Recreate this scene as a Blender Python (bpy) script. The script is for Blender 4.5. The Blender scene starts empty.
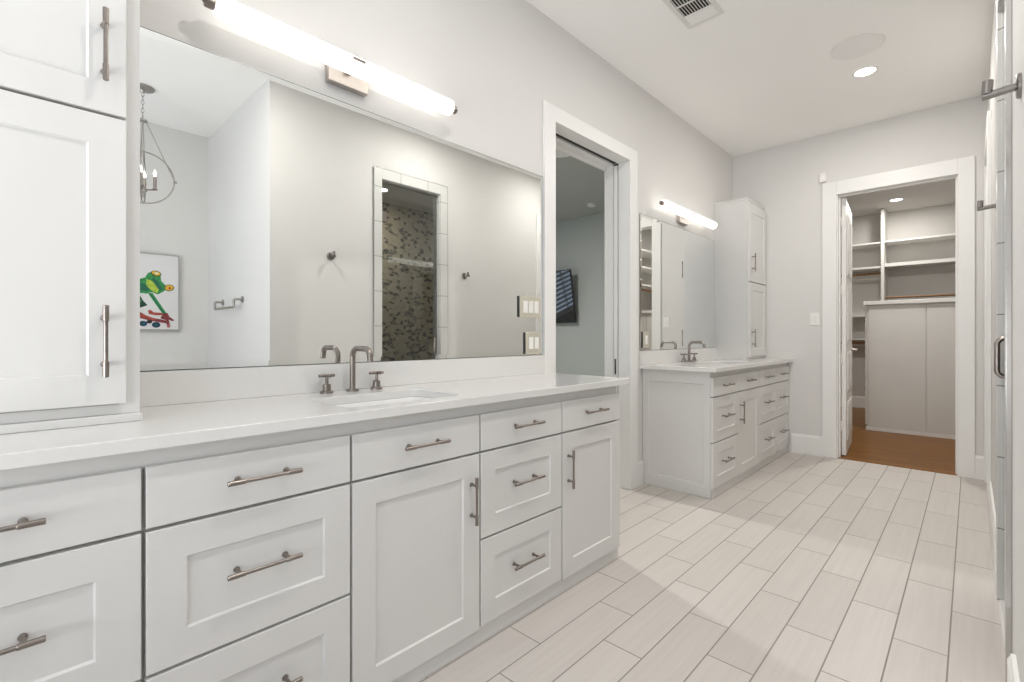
import bpy, bmesh, math, random
from mathutils import Vector
random.seed(4)
S = bpy.context.scene
COL = S.collection
PI = math.pi

# ------------------------------------------------------------------ camera, world, exposure
CAMX, CAMZ = 1.84, 1.13
FPX = 483.0
YAW = math.atan((971 - 512) / FPX)
cam_d = bpy.data.cameras.new('camera')
cam = bpy.data.objects.new('camera', cam_d); COL.objects.link(cam)
cam.location = (CAMX, 0, CAMZ)
cam.rotation_euler = (PI / 2, 0, YAW)
cam_d.sensor_width = 36.0; cam_d.lens = 36.0 * FPX / 1024
cam_d.shift_y = -4.0 / 1024
cam_d.clip_start = 0.02; cam_d.clip_end = 60
S.camera = cam
W = bpy.data.worlds.new('world'); S.world = W; W.use_nodes = True
W.node_tree.nodes['Background'].inputs[0].default_value = (0.62, 0.76, 1.0, 1)
W.node_tree.nodes['Background'].inputs[1].default_value = 1.0
S.view_settings.view_transform = 'Standard'; S.view_settings.look = 'None'
S.view_settings.gamma = 1.0; S.view_settings.use_curve_mapping = False
S.view_settings.exposure = 0.29
try:
    S.cycles.max_bounces = 14; S.cycles.diffuse_bounces = 9; S.cycles.glossy_bounces = 8
    S.cycles.transmission_bounces = 8; S.cycles.transparent_max_bounces = 12
    S.cycles.use_denoising = True; S.cycles.sample_clamp_indirect = 6.0
    S.cycles.caustics_reflective = False; S.cycles.caustics_refractive = False
    S.cycles.blur_glossy = 0.5
except Exception: pass

def area(name, loc, rot, sx, sy, power, col, shape='RECTANGLE', spread=PI):
    d = bpy.data.lights.new(name, 'AREA'); d.shape = shape; d.size = sx
    if shape in ('RECTANGLE', 'ELLIPSE'): d.size_y = sy
    d.energy = power; d.color = col; d.spread = spread
    o = bpy.data.objects.new(name, d); COL.objects.link(o); o.location = loc; o.rotation_euler = rot
    return o
# daylight through the window behind the camera and the bedroom's window, plus an added ceiling uplight
area('daylight', (2.72, -1.72, 1.75), (PI / 2 + .25, 0, 0), 1.3, 1.4, 13, (0.80, 0.90, 1.0))
area('ceiling_fill', (1.1, -1.85, 1.05), (PI / 2 + 1.1, 0, 0), 1.2, 1.9, 58, (0.98, 0.98, 0.97))  # added fill tilted upwards to brighten the ceiling
area('daylight_bedroom', (-5.3, 3.4, 1.55), (PI / 2, 0, -PI / 2), 1.7, 1.9, 18, (0.62, 0.80, 1.0))

# ------------------------------------------------------------------ materials
def mat(name, col, rough=0.5, metal=0.0, spec=0.5, emit=None, es=0.0, noise=0.0, nscale=8.0, bump=0.0, bscale=200.0,
        trans=0.0, coat=0.0):
    m = bpy.data.materials.new(name); m.use_nodes = True
    nt = m.node_tree; N = nt.nodes; L = nt.links
    b = N['Principled BSDF']
    b.inputs['Base Color'].default_value = (*col, 1); b.inputs['Roughness'].default_value = rough
    b.inputs['Metallic'].default_value = metal
    b.inputs['Specular IOR Level'].default_value = spec
    b.inputs['Transmission Weight'].default_value = trans
    b.inputs['Coat Weight'].default_value = coat
    if emit: b.inputs['Emission Color'].default_value = (*emit, 1); b.inputs['Emission Strength'].default_value = es
    if noise or bump:
        g = N.new('ShaderNodeNewGeometry')
    if noise:
        n = N.new('ShaderNodeTexNoise'); n.inputs['Scale'].default_value = nscale; n.inputs['Detail'].default_value = 4
        L.new(g.outputs['Position'], n.inputs['Vector'])
        r = N.new('ShaderNodeValToRGB')
        r.color_ramp.elements[0].position = 0.3; r.color_ramp.elements[1].position = 0.7
        r.color_ramp.elements[0].color = (*[max(0, c * (1 - noise)) for c in col], 1)
        r.color_ramp.elements[1].color = (*[min(1, c * (1 + noise * .5)) for c in col], 1)
        L.new(n.outputs['Fac'], r.inputs['Fac']); L.new(r.outputs['Color'], b.inputs['Base Color'])
    if bump:
        n2 = N.new('ShaderNodeTexNoise'); n2.inputs['Scale'].default_value = bscale; n2.inputs['Detail'].default_value = 2
        L.new(g.outputs['Position'], n2.inputs['Vector'])
        bp = N.new('ShaderNodeBump'); bp.inputs['Strength'].default_value = bump; bp.inputs['Distance'].default_value = 0.002
        L.new(n2.outputs['Fac'], bp.inputs['Height']); L.new(bp.outputs['Normal'], b.inputs['Normal'])
    return m

M = {}
M['wall'] = mat('wall_paint', (0.69, 0.68, 0.665), 0.75, spec=0.25, noise=0.015, nscale=1.5, bump=0.12, bscale=160)
M['ceiling'] = mat('ceiling_paint', (0.93, 0.92, 0.905), 0.9, spec=0.15, noise=0.01, nscale=2, bump=0.1, bscale=120)
M['trim'] = mat('trim_enamel', (0.80, 0.795, 0.78), 0.38, noise=0.01, nscale=4)
M['cab'] = mat('cabinet_enamel', (0.68, 0.675, 0.66), 0.36, noise=0.015, nscale=3, bump=0.03, bscale=90)
M['cab_shade'] = mat('cabinet_gap_shade', (0.34, 0.335, 0.32), 0.8)
M['quartz'] = mat('quartz', (0.73, 0.725, 0.71), 0.16, noise=0.012, nscale=60, coat=0.1)
M['porcelain'] = mat('porcelain', (0.80, 0.80, 0.79), 0.10, noise=0.005)
M['nickel'] = mat('brushed_nickel', (0.30, 0.265, 0.24), 0.30, metal=1.0, noise=0.10, nscale=140)
M['nickel_lt'] = mat('satin_nickel', (0.56, 0.51, 0.47), 0.28, metal=1.0, noise=0.06, nscale=140)
M['chrome'] = mat('chrome', (0.62, 0.61, 0.60), 0.15, metal=1.0, noise=0.03, nscale=90)
M['hookmetal'] = mat('polished_nickel', (0.33, 0.31, 0.295), 0.22, metal=1.0, noise=0.05, nscale=90)
M['iron'] = mat('chandelier_metal', (0.40, 0.38, 0.36), 0.35, metal=1.0, noise=0.1, nscale=60)
M['mirror'] = mat('mirror_silver', (0.90, 0.915, 0.90), 0.0, metal=1.0, noise=0.004, nscale=2)
M['mirror_edge'] = mat('mirror_edge', (0.10, 0.12, 0.11), 0.25, noise=0.1)
M['plastic'] = mat('white_plastic', (0.82, 0.81, 0.78), 0.35, noise=0.01)
M['almond'] = mat('almond_plastic', (0.78, 0.74, 0.62), 0.32, noise=0.02)
M['plate_metal'] = mat('switch_plate_metal', (0.74, 0.71, 0.60), 0.22, metal=0.55, noise=0.04)
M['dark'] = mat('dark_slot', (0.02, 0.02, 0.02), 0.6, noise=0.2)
M['black'] = mat('black_plastic', (0.012, 0.012, 0.014), 0.35, noise=0.2)
M['screen'] = mat('tv_glass', (0.004, 0.005, 0.006), 0.04, spec=0.9, noise=0.1)
M['tube'] = mat('lamp_acrylic', (0.9, 0.9, 0.88), 0.3, emit=(1.0, 0.965, 0.905), es=1.32, noise=0.01)
M['lens'] = mat('downlight_lens', (0.9, 0.9, 0.9), 0.4, emit=(1.0, 0.94, 0.87), es=5.0, noise=0.01)
M['bulb'] = mat('candle_bulb', (0.9, 0.9, 0.85), 0.3, emit=(1.0, 0.93, 0.80), es=6.0, noise=0.01)
M['grille'] = mat('speaker_grille', (0.86, 0.85, 0.835), 0.8, noise=0.03, nscale=400)
M['slat'] = mat('vent_slat', (0.74, 0.73, 0.71), 0.5, noise=0.02)
M['oakrod'] = mat('oak_rod', (0.24, 0.12, 0.045), 0.45, noise=0.25, nscale=30)
M['closet'] = mat('closet_paint', (0.56, 0.545, 0.52), 0.7, noise=0.02, nscale=2)
M['closet_trim'] = mat('closet_shelf_paint', (0.70, 0.69, 0.665), 0.45, noise=0.02, nscale=3)
M['panelgrey'] = mat('closet_cabinet_paint', (0.60, 0.59, 0.56), 0.5, noise=0.02, nscale=3)
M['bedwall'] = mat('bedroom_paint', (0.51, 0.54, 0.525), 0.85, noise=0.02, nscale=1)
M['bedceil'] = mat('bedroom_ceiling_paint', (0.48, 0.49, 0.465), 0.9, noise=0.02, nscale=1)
M['canvas'] = mat('canvas_white', (0.70, 0.695, 0.695), 0.6, noise=0.02, nscale=5)
M['frame_grey'] = mat('silver_frame', (0.42, 0.42, 0.41), 0.35, metal=0.6, noise=0.05)
for k, c in dict(green=(0.03, 0.27, 0.075), teal=(0.01, 0.13, 0.075), lime=(0.42, 0.55, 0.06), gold=(0.72, 0.42, 0.02), maroon=(0.22, 0.035, 0.04),
                 red=(0.42, 0.07, 0.05), navy=(0.01, 0.035, 0.11), pink=(0.42, 0.12, 0.14), dgreen=(0.008, 0.06, 0.03), ink=(0.02, 0.02, 0.02), hi=(0.8, 0.8, 0.6)).items():
    M['p_' + k] = mat('paint_' + k, c, 0.5, noise=0.35, nscale=45)

def math_node(nt, op, a, b=None):
    n = nt.nodes.new('ShaderNodeMath'); n.operation = op
    for i, v in enumerate((a, b)):
        if v is None: continue
        if isinstance(v, (int, float)): n.inputs[i].default_value = v
        else: nt.links.new(v, n.inputs[i])
    return n.outputs[0]

def plank_mat(name, axis, width, length, row0, off0, shift, grout_w, tile_a, tile_b, grout_col, rough, var, streak, streak_amt):
    """planks/tiles on the floor: rows of the given width, joints every length, shifted row by row"""
    m = bpy.data.materials.new(name); m.use_nodes = True
    nt = m.node_tree; N = nt.nodes; L = nt.links; b = N['Principled BSDF']
    g = N.new('ShaderNodeNewGeometry'); sp = N.new('ShaderNodeSeparateXYZ'); L.new(g.outputs['Position'], sp.inputs[0])
    across, along = (sp.outputs[0], sp.outputs[1]) if axis == 'y' else (sp.outputs[1], sp.outputs[0])
    r = math_node(nt, 'DIVIDE', math_node(nt, 'SUBTRACT', across, row0), width)
    row = math_node(nt, 'FLOOR', r); fr = math_node(nt, 'FRACT', r)
    a = math_node(nt, 'ADD', math_node(nt, 'SUBTRACT', along, off0), math_node(nt, 'MULTIPLY', row, shift))
    c = math_node(nt, 'DIVIDE', a, length); ci = math_node(nt, 'FLOOR', c); fc = math_node(nt, 'FRACT', c)
    def edge(f, size):
        d = math_node(nt, 'MULTIPLY', math_node(nt, 'MINIMUM', f, math_node(nt, 'SUBTRACT', 1.0, f)), size)
        return math_node(nt, 'LESS_THAN', d, grout_w / 2)
    gm = math_node(nt, 'MAXIMUM', edge(fr, width), edge(fc, length))
    cb = N.new('ShaderNodeCombineXYZ'); L.new(row, cb.inputs[0]); L.new(ci, cb.inputs[1])
    wn = N.new('ShaderNodeTexWhiteNoise'); wn.noise_dimensions = '2D'; L.new(cb.outputs[0], wn.inputs['Vector'])
    sc = N.new('ShaderNodeVectorMath'); sc.operation = 'MULTIPLY'
    sc.inputs[1].default_value = streak if axis == 'y' else (streak[1], streak[0], 1)
    ad = N.new('ShaderNodeVectorMath'); ad.operation = 'ADD'
    mo = N.new('ShaderNodeVectorMath'); mo.operation = 'SCALE'; mo.inputs['Scale'].default_value = 3.0
    L.new(wn.outputs['Color'], mo.inputs[0]); L.new(g.outputs['Position'], ad.inputs[0]); L.new(mo.outputs[0], ad.inputs[1])
    L.new(ad.outputs[0], sc.inputs[0])
    nz = N.new('ShaderNodeTexNoise'); nz.inputs['Scale'].default_value = 1.0; nz.inputs['Detail'].default_value = 4
    L.new(sc.outputs[0], nz.inputs['Vector'])
    t = math_node(nt, 'ADD', math_node(nt, 'MULTIPLY', wn.outputs['Value'], var), math_node(nt, 'MULTIPLY', nz.outputs['Fac'], streak_amt))
    mx = N.new('ShaderNodeMixRGB'); mx.inputs[1].default_value = (*tile_a, 1); mx.inputs[2].default_value = (*tile_b, 1); L.new(t, mx.inputs[0])
    mg = N.new('ShaderNodeMixRGB'); L.new(gm, mg.inputs[0]); L.new(mx.outputs[0], mg.inputs[1]); mg.inputs[2].default_value = (*grout_col, 1)
    L.new(mg.outputs[0], b.inputs['Base Color'])
    ro = math_node(nt, 'ADD', rough, math_node(nt, 'MULTIPLY', gm, 0.4)); L.new(ro, b.inputs['Roughness'])
    bp = N.new('ShaderNodeBump'); bp.inputs['Strength'].default_value = 0.35; bp.inputs['Distance'].default_value = 0.0015
    L.new(math_node(nt, 'SUBTRACT', 1.0, gm), bp.inputs['Height']); L.new(bp.outputs['Normal'], b.inputs['Normal'])
    b.inputs['Specular IOR Level'].default_value = 0.35 if axis == 'y' else 0.12
    return m
M['tile'] = plank_mat('floor_tile', 'y', 0.156, 0.607, 0.534, 0.147, 0.2125, 0.0050, (0.48, 0.445, 0.415), (0.60, 0.565, 0.53), (0.27, 0.245, 0.22),
                      0.42, 0.35, (55.0, 2.2, 1.0), 0.75)
M['wood'] = plank_mat('closet_wood_floor', 'x', 0.083, 0.95, 0.0, 0.0, 0.37, 0.0016, (0.105, 0.038, 0.004), (0.26, 0.108, 0.012), (0.05, 0.02, 0.01),
                      0.30, 0.45, (38.0, 2.0, 1.0), 0.65)
M['bedfloor'] = plank_mat('bedroom_pale_floor', 'y', 0.1, 1.1, 0.0, 0.0, 0.4, 0.0016, (0.42, 0.41, 0.385), (0.52, 0.50, 0.47), (0.3, 0.29, 0.27),
                          0.30, 0.45, (38.0, 2.0, 1.0), 0.65)  # unseen floor, coloured pale to bounce light onto the bedroom ceiling

def mosaic_mat():
    m = bpy.data.materials.new('shower_mosaic'); m.use_nodes = True
    nt = m.node_tree; N = nt.nodes; L = nt.links; b = N['Principled BSDF']
    g = N.new('ShaderNodeNewGeometry')
    mp = N.new('ShaderNodeMapping'); mp.inputs['Rotation'].default_value = (0.7, 0, 0); mp.inputs['Scale'].default_value = (1, 1, 1.45)
    L.new(g.outputs['Position'], mp.inputs['Vector'])
    v = N.new('ShaderNodeTexVoronoi'); v.inputs['Scale'].default_value = 16; L.new(mp.outputs[0], v.inputs['Vector'])
    e = N.new('ShaderNodeTexVoronoi'); e.feature = 'DISTANCE_TO_EDGE'; e.inputs['Scale'].default_value = 16; L.new(mp.outputs[0], e.inputs['Vector'])
    s = N.new('ShaderNodeSeparateColor'); L.new(v.outputs['Color'], s.inputs[0])
    r = N.new('ShaderNodeValToRGB'); r.color_ramp.interpolation = 'CONSTANT'
    r.color_ramp.elements[0].position = 0.0; r.color_ramp.elements[0].color = (0.035, 0.028, 0.02, 1)
    r.color_ramp.elements[1].position = 0.40; r.color_ramp.elements[1].color = (0.31, 0.26, 0.18, 1)
    x = r.color_ramp.elements.new(0.30); x.color = (0.10, 0.075, 0.05, 1)
    x = r.color_ramp.elements.new(0.74); x.color = (0.34, 0.29, 0.21, 1)
    L.new(s.outputs[0], r.inputs[0])
    gm = math_node(nt, 'LESS_THAN', e.outputs['Distance'], 0.055)
    mg = N.new('ShaderNodeMixRGB'); L.new(gm, mg.inputs[0]); L.new(r.outputs[0], mg.inputs[1]); mg.inputs[2].default_value = (0.30, 0.25, 0.18, 1)
    L.new(mg.outputs[0], b.inputs['Base Color']); b.inputs['Roughness'].default_value = 0.3
    return m
M['mosaic'] = mosaic_mat()

def casing_tile_mat():
    m = bpy.data.materials.new('shower_surround_tile'); m.use_nodes = True
    nt = m.node_tree; N = nt.nodes; L = nt.links; b = N['Principled BSDF']
    g = N.new('ShaderNodeNewGeometry'); sp = N.new('ShaderNodeSeparateXYZ'); L.new(g.outputs['Position'], sp.inputs[0])
    def joints(out, off, per):
        f = math_node(nt, 'FRACT', math_node(nt, 'DIVIDE', math_node(nt, 'SUBTRACT', out, off), per))
        return math_node(nt, 'LESS_THAN', f, 0.005 / per)
    zj = math_node(nt, 'MULTIPLY', joints(sp.outputs[2], 0.004, 0.305), math_node(nt, 'LESS_THAN', sp.outputs[2], 2.50))
    yj = math_node(nt, 'MULTIPLY', joints(sp.outputs[1], 2.48, 0.30), math_node(nt, 'GREATER_THAN', sp.outputs[2], 2.51))
    j = math_node(nt, 'MAXIMUM', zj, yj)
    mg = N.new('ShaderNodeMixRGB'); L.new(j, mg.inputs[0]); mg.inputs[1].default_value = (0.62, 0.62, 0.60, 1); mg.inputs[2].default_value = (0.24, 0.235, 0.22, 1)
    L.new(mg.outputs[0], b.inputs['Base Color']); b.inputs['Roughness'].default_value = 0.35
    return m
M['casetile'] = casing_tile_mat()

def glass_mat():
    m = bpy.data.materials.new('clear_glass'); m.use_nodes = True
    nt = m.node_tree; N = nt.nodes; L = nt.links
    for n in list(N):
        if n.type != 'OUTPUT_MATERIAL': N.remove(n)
    out = [n for n in N if n.type == 'OUTPUT_MATERIAL'][0]
    t = N.new('ShaderNodeBsdfTransparent'); t.inputs[0].default_value = (0.94, 0.965, 0.955, 1)
    gl = N.new('ShaderNodeBsdfGlossy'); gl.inputs['Roughness'].default_value = 0.0
    f = N.new('ShaderNodeFresnel'); f.inputs[0].default_value = 1.5
    mx = N.new('ShaderNodeMixShader'); L.new(f.outputs[0], mx.inputs[0]); L.new(t.outputs[0], mx.inputs[1]); L.new(gl.outputs[0], mx.inputs[2])
    L.new(mx.outputs[0], out.inputs[0])
    return m
M['glass'] = glass_mat()

# ------------------------------------------------------------------ mesh helpers
WO = {}     # world origin of every object built
class MB:
    def __init__(s): s.v = []; s.f = []; s.m = []; s.s = []
    def add(s, vs, fs, m=0, smooth=False):
        k = len(s.v); s.v += [Vector(p) for p in vs]
        for f in fs: s.f.append([i + k for i in f]); s.m.append(m); s.s.append(smooth)
        return s
    def box(s, x0, x1, y0, y1, z0, z1, m=0):
        return s.add([(x0, y0, z0), (x1, y0, z0), (x1, y1, z0), (x0, y1, z0), (x0, y0, z1), (x1, y0, z1), (x1, y1, z1), (x0, y1, z1)],
                     [(0, 3, 2, 1), (4, 5, 6, 7), (0, 1, 5, 4), (1, 2, 6, 5), (2, 3, 7, 6), (3, 0, 4, 7)], m)
    def loft(s, loops, m=0, smooth=True, cap0=False, cap1=False, closed=True):
        n = len(loops[0]); vs = [p for l in loops for p in l]; fs = []
        for i in range(len(loops) - 1):
            for j in range(n if closed else n - 1):
                k = (j + 1) % n
                fs.append((i * n + j, i * n + k, (i + 1) * n + k, (i + 1) * n + j))
        s.add(vs, fs, m, smooth)
        if cap0: s.add(loops[0], [tuple(range(n))[::-1]], m)
        if cap1: s.add(loops[-1], [tuple(range(n))], m)
        return s
    def tube(s, path, r, n=12, m=0, caps=True, closed=False):
        P = [Vector(p) for p in path]; R = r if isinstance(r, (list, tuple)) else [r] * len(P)
        T = []
        for i in range(len(P)):
            a = P[i - 1] if (i > 0 or closed) else P[i]; b = P[(i + 1) % len(P)] if (i < len(P) - 1 or closed) else P[i]
            T.append((b - a).normalized())
        up = Vector((0, 0, 1)) if abs(T[0].z) < .9 else Vector((1, 0, 0))
        u = T[0].cross(up).normalized(); loops = []
        for i in range(len(P)):
            u = (u - T[i] * u.dot(T[i])).normalized(); w = T[i].cross(u)
            loops.append([P[i] + (u * math.cos(2 * PI * k / n) + w * math.sin(2 * PI * k / n)) * R[i] for k in range(n)])
        if closed: loops.append(loops[0])
        return s.loft(loops, m, True, caps and not closed, caps and not closed)
    def cyl(s, a, b, r, r2=None, n=20, m=0): return s.tube([a, b], [r, r if r2 is None else r2], n, m)
    def lathe(s, o, axis, prof, n=28, m=0, caps=True):
        """prof: (distance along axis, radius)"""
        o = Vector(o); ax = Vector(axis).normalized()
        up = Vector((0, 0, 1)) if abs(ax.z) < .9 else Vector((1, 0, 0))
        u = ax.cross(up).normalized(); w = ax.cross(u)
        loops = [[o + ax * d + (u * math.cos(2 * PI * k / n) + w * math.sin(2 * PI * k / n)) * max(r, 1e-4) for k in range(n)] for d, r in prof]
        return s.loft(loops, m, True, caps, caps)
    def build(s, name, mats, parent=None, bevel=0.0, seg=2, origin=None, **props):
        if not isinstance(mats, (list, tuple)): mats = [mats]
        lo = [min(v[i] for v in s.v) for i in range(3)]; hi = [max(v[i] for v in s.v) for i in range(3)]
        o = Vector(origin) if origin else Vector(((lo[0] + hi[0]) / 2, (lo[1] + hi[1]) / 2, lo[2]))
        me = bpy.data.meshes.new(name); me.from_pydata([tuple(v - o) for v in s.v], [], s.f)
        for mm in mats: me.materials.append(mm)
        for i, p in enumerate(me.polygons): p.material_index = s.m[i]; p.use_smooth = s.s[i]
        bm = bmesh.new(); bm.from_mesh(me)
        if not any(s.s): bmesh.ops.recalc_face_normals(bm, faces=bm.faces)
        else:
            bmesh.ops.remove_doubles(bm, verts=bm.verts, dist=1e-6); bmesh.ops.recalc_face_normals(bm, faces=bm.faces)
        bm.to_mesh(me); bm.free()
        if any(s.s): me.set_sharp_from_angle(angle=math.radians(38))
        ob = bpy.data.objects.new(name, me); COL.objects.link(ob)
        pw = Vector((0, 0, 0))
        if parent: ob.parent = parent; pw = WO[parent.name]
        ob.location = o - pw; WO[ob.name] = o
        if bevel:
            md = ob.modifiers.new('bevel', 'BEVEL'); md.width = bevel; md.segments = seg; md.limit_method = 'ANGLE'; md.angle_limit = math.radians(35)
            md.harden_normals = True
            for p in me.polygons: p.use_smooth = True
            me.set_sharp_from_angle(angle=math.radians(38))
        for k, v in props.items(): ob[k] = v
        return ob
def thing(name, loc, label, category, group=None):
    o = bpy.data.objects.new(name, None); COL.objects.link(o); o.location = loc; WO[o.name] = Vector(loc)
    o.empty_display_size = 0.05
    o['label'] = label; o['category'] = category
    if group: o['group'] = group
    return o
def tag(o, label, category, group=None):
    o['label'] = label; o['category'] = category
    if group: o['group'] = group
    return o
def struct(o): o['kind'] = 'structure'; return o
def dup(o, loc=None, parent=None, label=None):
    c = o.copy(); COL.objects.link(c)
    if parent: c.parent = parent
    if loc is not None: c.location = loc
    if label: c['label'] = label
    for ch in list(o.children): dup(ch, None, c)
    return c
def fillet(pts, r, n=6):
    P = [Vector(p) for p in pts]; out = [P[0]]
    for i in range(1, len(P) - 1):
        a, b, c = P[i - 1], P[i], P[i + 1]
        d1 = (a - b).normalized(); d2 = (c - b).normalized(); ang = d1.angle(d2)
        t = min(r / math.tan(ang / 2), (a - b).length * .5, (c - b).length * .5); rr = t * math.tan(ang / 2)
        ctr = b + (d1 + d2).normalized() * (rr / math.sin(ang / 2))
        s0 = b + d1 * t - ctr; s1 = b + d2 * t - ctr; om = s0.angle(s1)
        for k in range(n + 1):
            f = k / n; out.append(ctr + (s0 * math.sin((1 - f) * om) + s1 * math.sin(f * om)) / math.sin(om))
    out.append(P[-1]); return out
def rrect(x0, x1, y0, y1, r, z, n=6):
    out = []
    for cx, cy, a0 in ((x1 - r, y1 - r, 0), (x0 + r, y1 - r, 90), (x0 + r, y0 + r, 180), (x1 - r, y0 + r, 270)):
        for k in range(n + 1):
            a = math.radians(a0 + 90 * k / n); out.append(Vector((cx + r * math.cos(a), cy + r * math.sin(a), z)))
    return out

def front(o, u, v, n, w, h, th=0.02, stile=0.078, rail=None, rec=0.0065, flat=False, mb=None):
    """a slab or shaker front: o = lower corner at the back plane, u / v / n unit vectors"""
    mb = mb or MB(); o = Vector(o); u = Vector(u); v = Vector(v); n = Vector(n); rail = rail or stile
    def q(a, b, c): return o + u * a + v * b + n * c
    def ring(a, b, c): return [q(a, b, c), q(w - a, b, c), q(w - a, h - b, c), q(a, h - b, c)]
    e = 0.0018
    loops = [ring(0, 0, 0), ring(0, 0, th - e), ring(e * .3, e * .3, th - e * .3), ring(e, e, th)]
    if not flat:
        loops += [ring(stile - .001, rail - .001, th), ring(stile, rail, th - .001), ring(stile + .003, rail + .003, th - rec)]
    mb.loft(loops, 0, False)
    k = len(mb.v) - 4; mb.f.append([k, k + 1, k + 2, k + 3]); mb.m.append(0); mb.s.append(False)
    mb.add(ring(0, 0, 0), [(3, 2, 1, 0)])
    return mb

def bar_pull(c, d, n, length, parent, mt=None, stand=0.030, r=0.0052, label=None):
    """bar handle: c = centre of its foot on the face, d = bar direction, n = face normal"""
    c = Vector(c); d = Vector(d); n = Vector(n); mb = MB(); hl = length / 2; p = hl - 0.03
    ax = c + n * stand
    mb.cyl(ax - d * (hl - .034), ax + d * (hl - .034), r * .9, n=14)
    for s in (-1, 1):
        mb.tube([ax + d * s * (hl - .040), ax + d * s * (hl - .038), ax + d * s * (hl - .001), ax + d * s * hl], [r * .8, r * 1.18, r * 1.18, r * .95], 14)
        mb.lathe(c + d * s * p, n, [(0, .0075), (.003, .0075), (.004, .0048), (stand, .0048)], 14)
    o = mb.build('handle', mt or M['nickel'], parent, origin=c)
    return o

# ------------------------------------------------------------------ room shell
H = 3.05; XR = 1.935; YE = 5.345
def slab(name, boxes, m, **k):
    mb = MB()
    for b in boxes: mb.box(*b)
    return struct(mb.build(name, m, **k))
slab('floor', [(-0.02, 3.73, -1.6, 1.48, -.1, 0), (-0.02, 2.035, 1.48, YE + .01, -.1, 0), (-.21, -.02, 2.285, 3.20, -.1, 0)], M['tile'])
slab('floor_closet', [(-.1, 2.45, YE + .01, 9.5, -.1, 0.004)], M['wood'])
slab('floor_bedroom', [(-5.2, -.21, .9, 6.5, -.1, -.002)], M['bedfloor'])
slab('floor_shower', [(2.035, 3.40, 1.48, 4.3, -.12, -.02)], M['casetile'])
slab('ceiling', [(-.2, 3.73, -1.6, YE + .1, H, H + .1)], M['ceiling'])
slab('ceiling_closet', [(-.1, 2.45, YE + .12, 9.5, H, H + .1)], M['closet'])
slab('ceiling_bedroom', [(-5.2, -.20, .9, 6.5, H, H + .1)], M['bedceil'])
slab('ceiling_shower', [(2.035, 3.40, 1.48, 4.3, 2.75, 2.85)], M['closet'])
# left wall (mirrors hang on it) with the pocket-door opening y 2.285-3.20
slab('wall_left', [(-.2, 0, -1.6, 2.285, 0, H), (-.2, 0, 3.20, YE + .12, 0, H), (-.2, 0, 2.285, 3.20, 2.447, H)], M['wall'])
slab('wall_end', [(0, .925, YE, YE + .12, 0, H), (1.777, 2.45, YE, YE + .12, 0, H), (.925, 1.777, YE, YE + .12, 2.465, H)], M['wall'])
slab('wall_right', [(XR, XR + .1, 1.356, 2.29, 0, H), (XR, XR + .1, 2.935, 4.475, 0, H), (XR, XR + .1, 2.29, 2.935, 2.52, H),
                    (XR, XR + .1, 5.245, YE, 0, H), (XR, XR + .1, 4.475, 5.245, 2.46, H)], M['wall'])
slab('wall_tub_side', [(XR + .1, 3.50, 1.356, 1.48, 0, H)], M['wall'])
slab('wall_tub', [(3.50, 3.73, -1.6, 1.48, 0, H)], M['wall'])
slab('wall_rear', [(-.2, .5, -1.6, -1.5, 0, H), (1.7, 2.1, -1.6, -1.5, 0, H), (3.35, 3.73, -1.6, -1.5, 0, H), (.5, 1.7, -1.6, -1.5, 2.5, H),
                   (.5, 1.7, -1.6, -1.5, 0, .6), (2.1, 3.35, -1.6, -1.5, 2.55, H), (2.1, 3.35, -1.6, -1.5, 0, 1.15)], M['wall'])
# closet
slab('wall_closet_back', [(-.1, 2.45, 9.4, 9.5, 0, H)], M['closet'])
slab('wall_closet_left', [(-.1, 0, YE + .12, 9.4, 0, H)], M['closet'])
slab('wall_closet_right', [(2.35, 2.45, YE + .12, 9.4, 0, H)], M['closet'])
# bedroom
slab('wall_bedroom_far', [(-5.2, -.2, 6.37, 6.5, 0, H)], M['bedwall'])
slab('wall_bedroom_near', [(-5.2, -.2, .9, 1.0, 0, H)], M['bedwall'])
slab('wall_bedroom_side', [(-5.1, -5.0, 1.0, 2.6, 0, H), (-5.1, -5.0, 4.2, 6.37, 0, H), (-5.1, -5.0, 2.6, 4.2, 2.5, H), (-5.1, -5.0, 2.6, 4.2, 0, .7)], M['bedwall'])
# shower room
slab('wall_shower_back', [(3.30, 3.40, 1.48, 4.3, -.02, 2.75)], M['mosaic'])
slab('wall_shower_side', [(2.035, 3.30, 4.2, 4.3, -.02, 2.75)], M['casetile'])
slab('wall_shower_near', [(2.035, 3.30, 1.481, 1.50, -.02, 2.75)], M['casetile'])

# window behind the camera over the tub, unseen window at the entry for the ceiling uplight, bedroom window with blinds
def window(name, ox, y, x1, z0, z1, axis='y', nx=2):
    mb = MB()
    def bx(a0, a1, c0, c1, d0=-.06, d1=-.02):
        if axis == 'y': mb.box(a0, a1, y + d0, y + d1, c0, c1)
        else: mb.box(y + d0, y + d1, a0, a1, c0, c1)
    t = .05
    bx(ox, ox + t, z0, z1); bx(x1 - t, x1, z0, z1); bx(ox + t, x1 - t, z0, z0 + t); bx(ox + t, x1 - t, z1 - t, z1)
    for i in range(1, nx):
        a = ox + (x1 - ox) * i / nx; bx(a - .02, a + .02, z0 + t, z1 - t)
    return struct(mb.build(name, M['trim'], bevel=.003))
window('window_1', 2.1, -1.5, 3.35, 1.15, 2.55)
window('window_2', .5, -1.5, 1.7, .6, 2.5)
window('window_3', 2.6, -5.0, 4.2, .7, 2.5, 'x')
bl = thing('window_blind', (-4.97, 3.4, .75), 'white horizontal slat blind on the bedroom window', 'blind')
for i in range(17):
    z = .80 + i * .10
    MB().add([(-4.985, 2.63, z - .034), (-4.955, 2.63, z + .034), (-4.955, 4.17, z + .034), (-4.985, 4.17, z - .034)], [(0, 1, 2, 3)]).build('slat', M['plastic'], bl)
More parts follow.
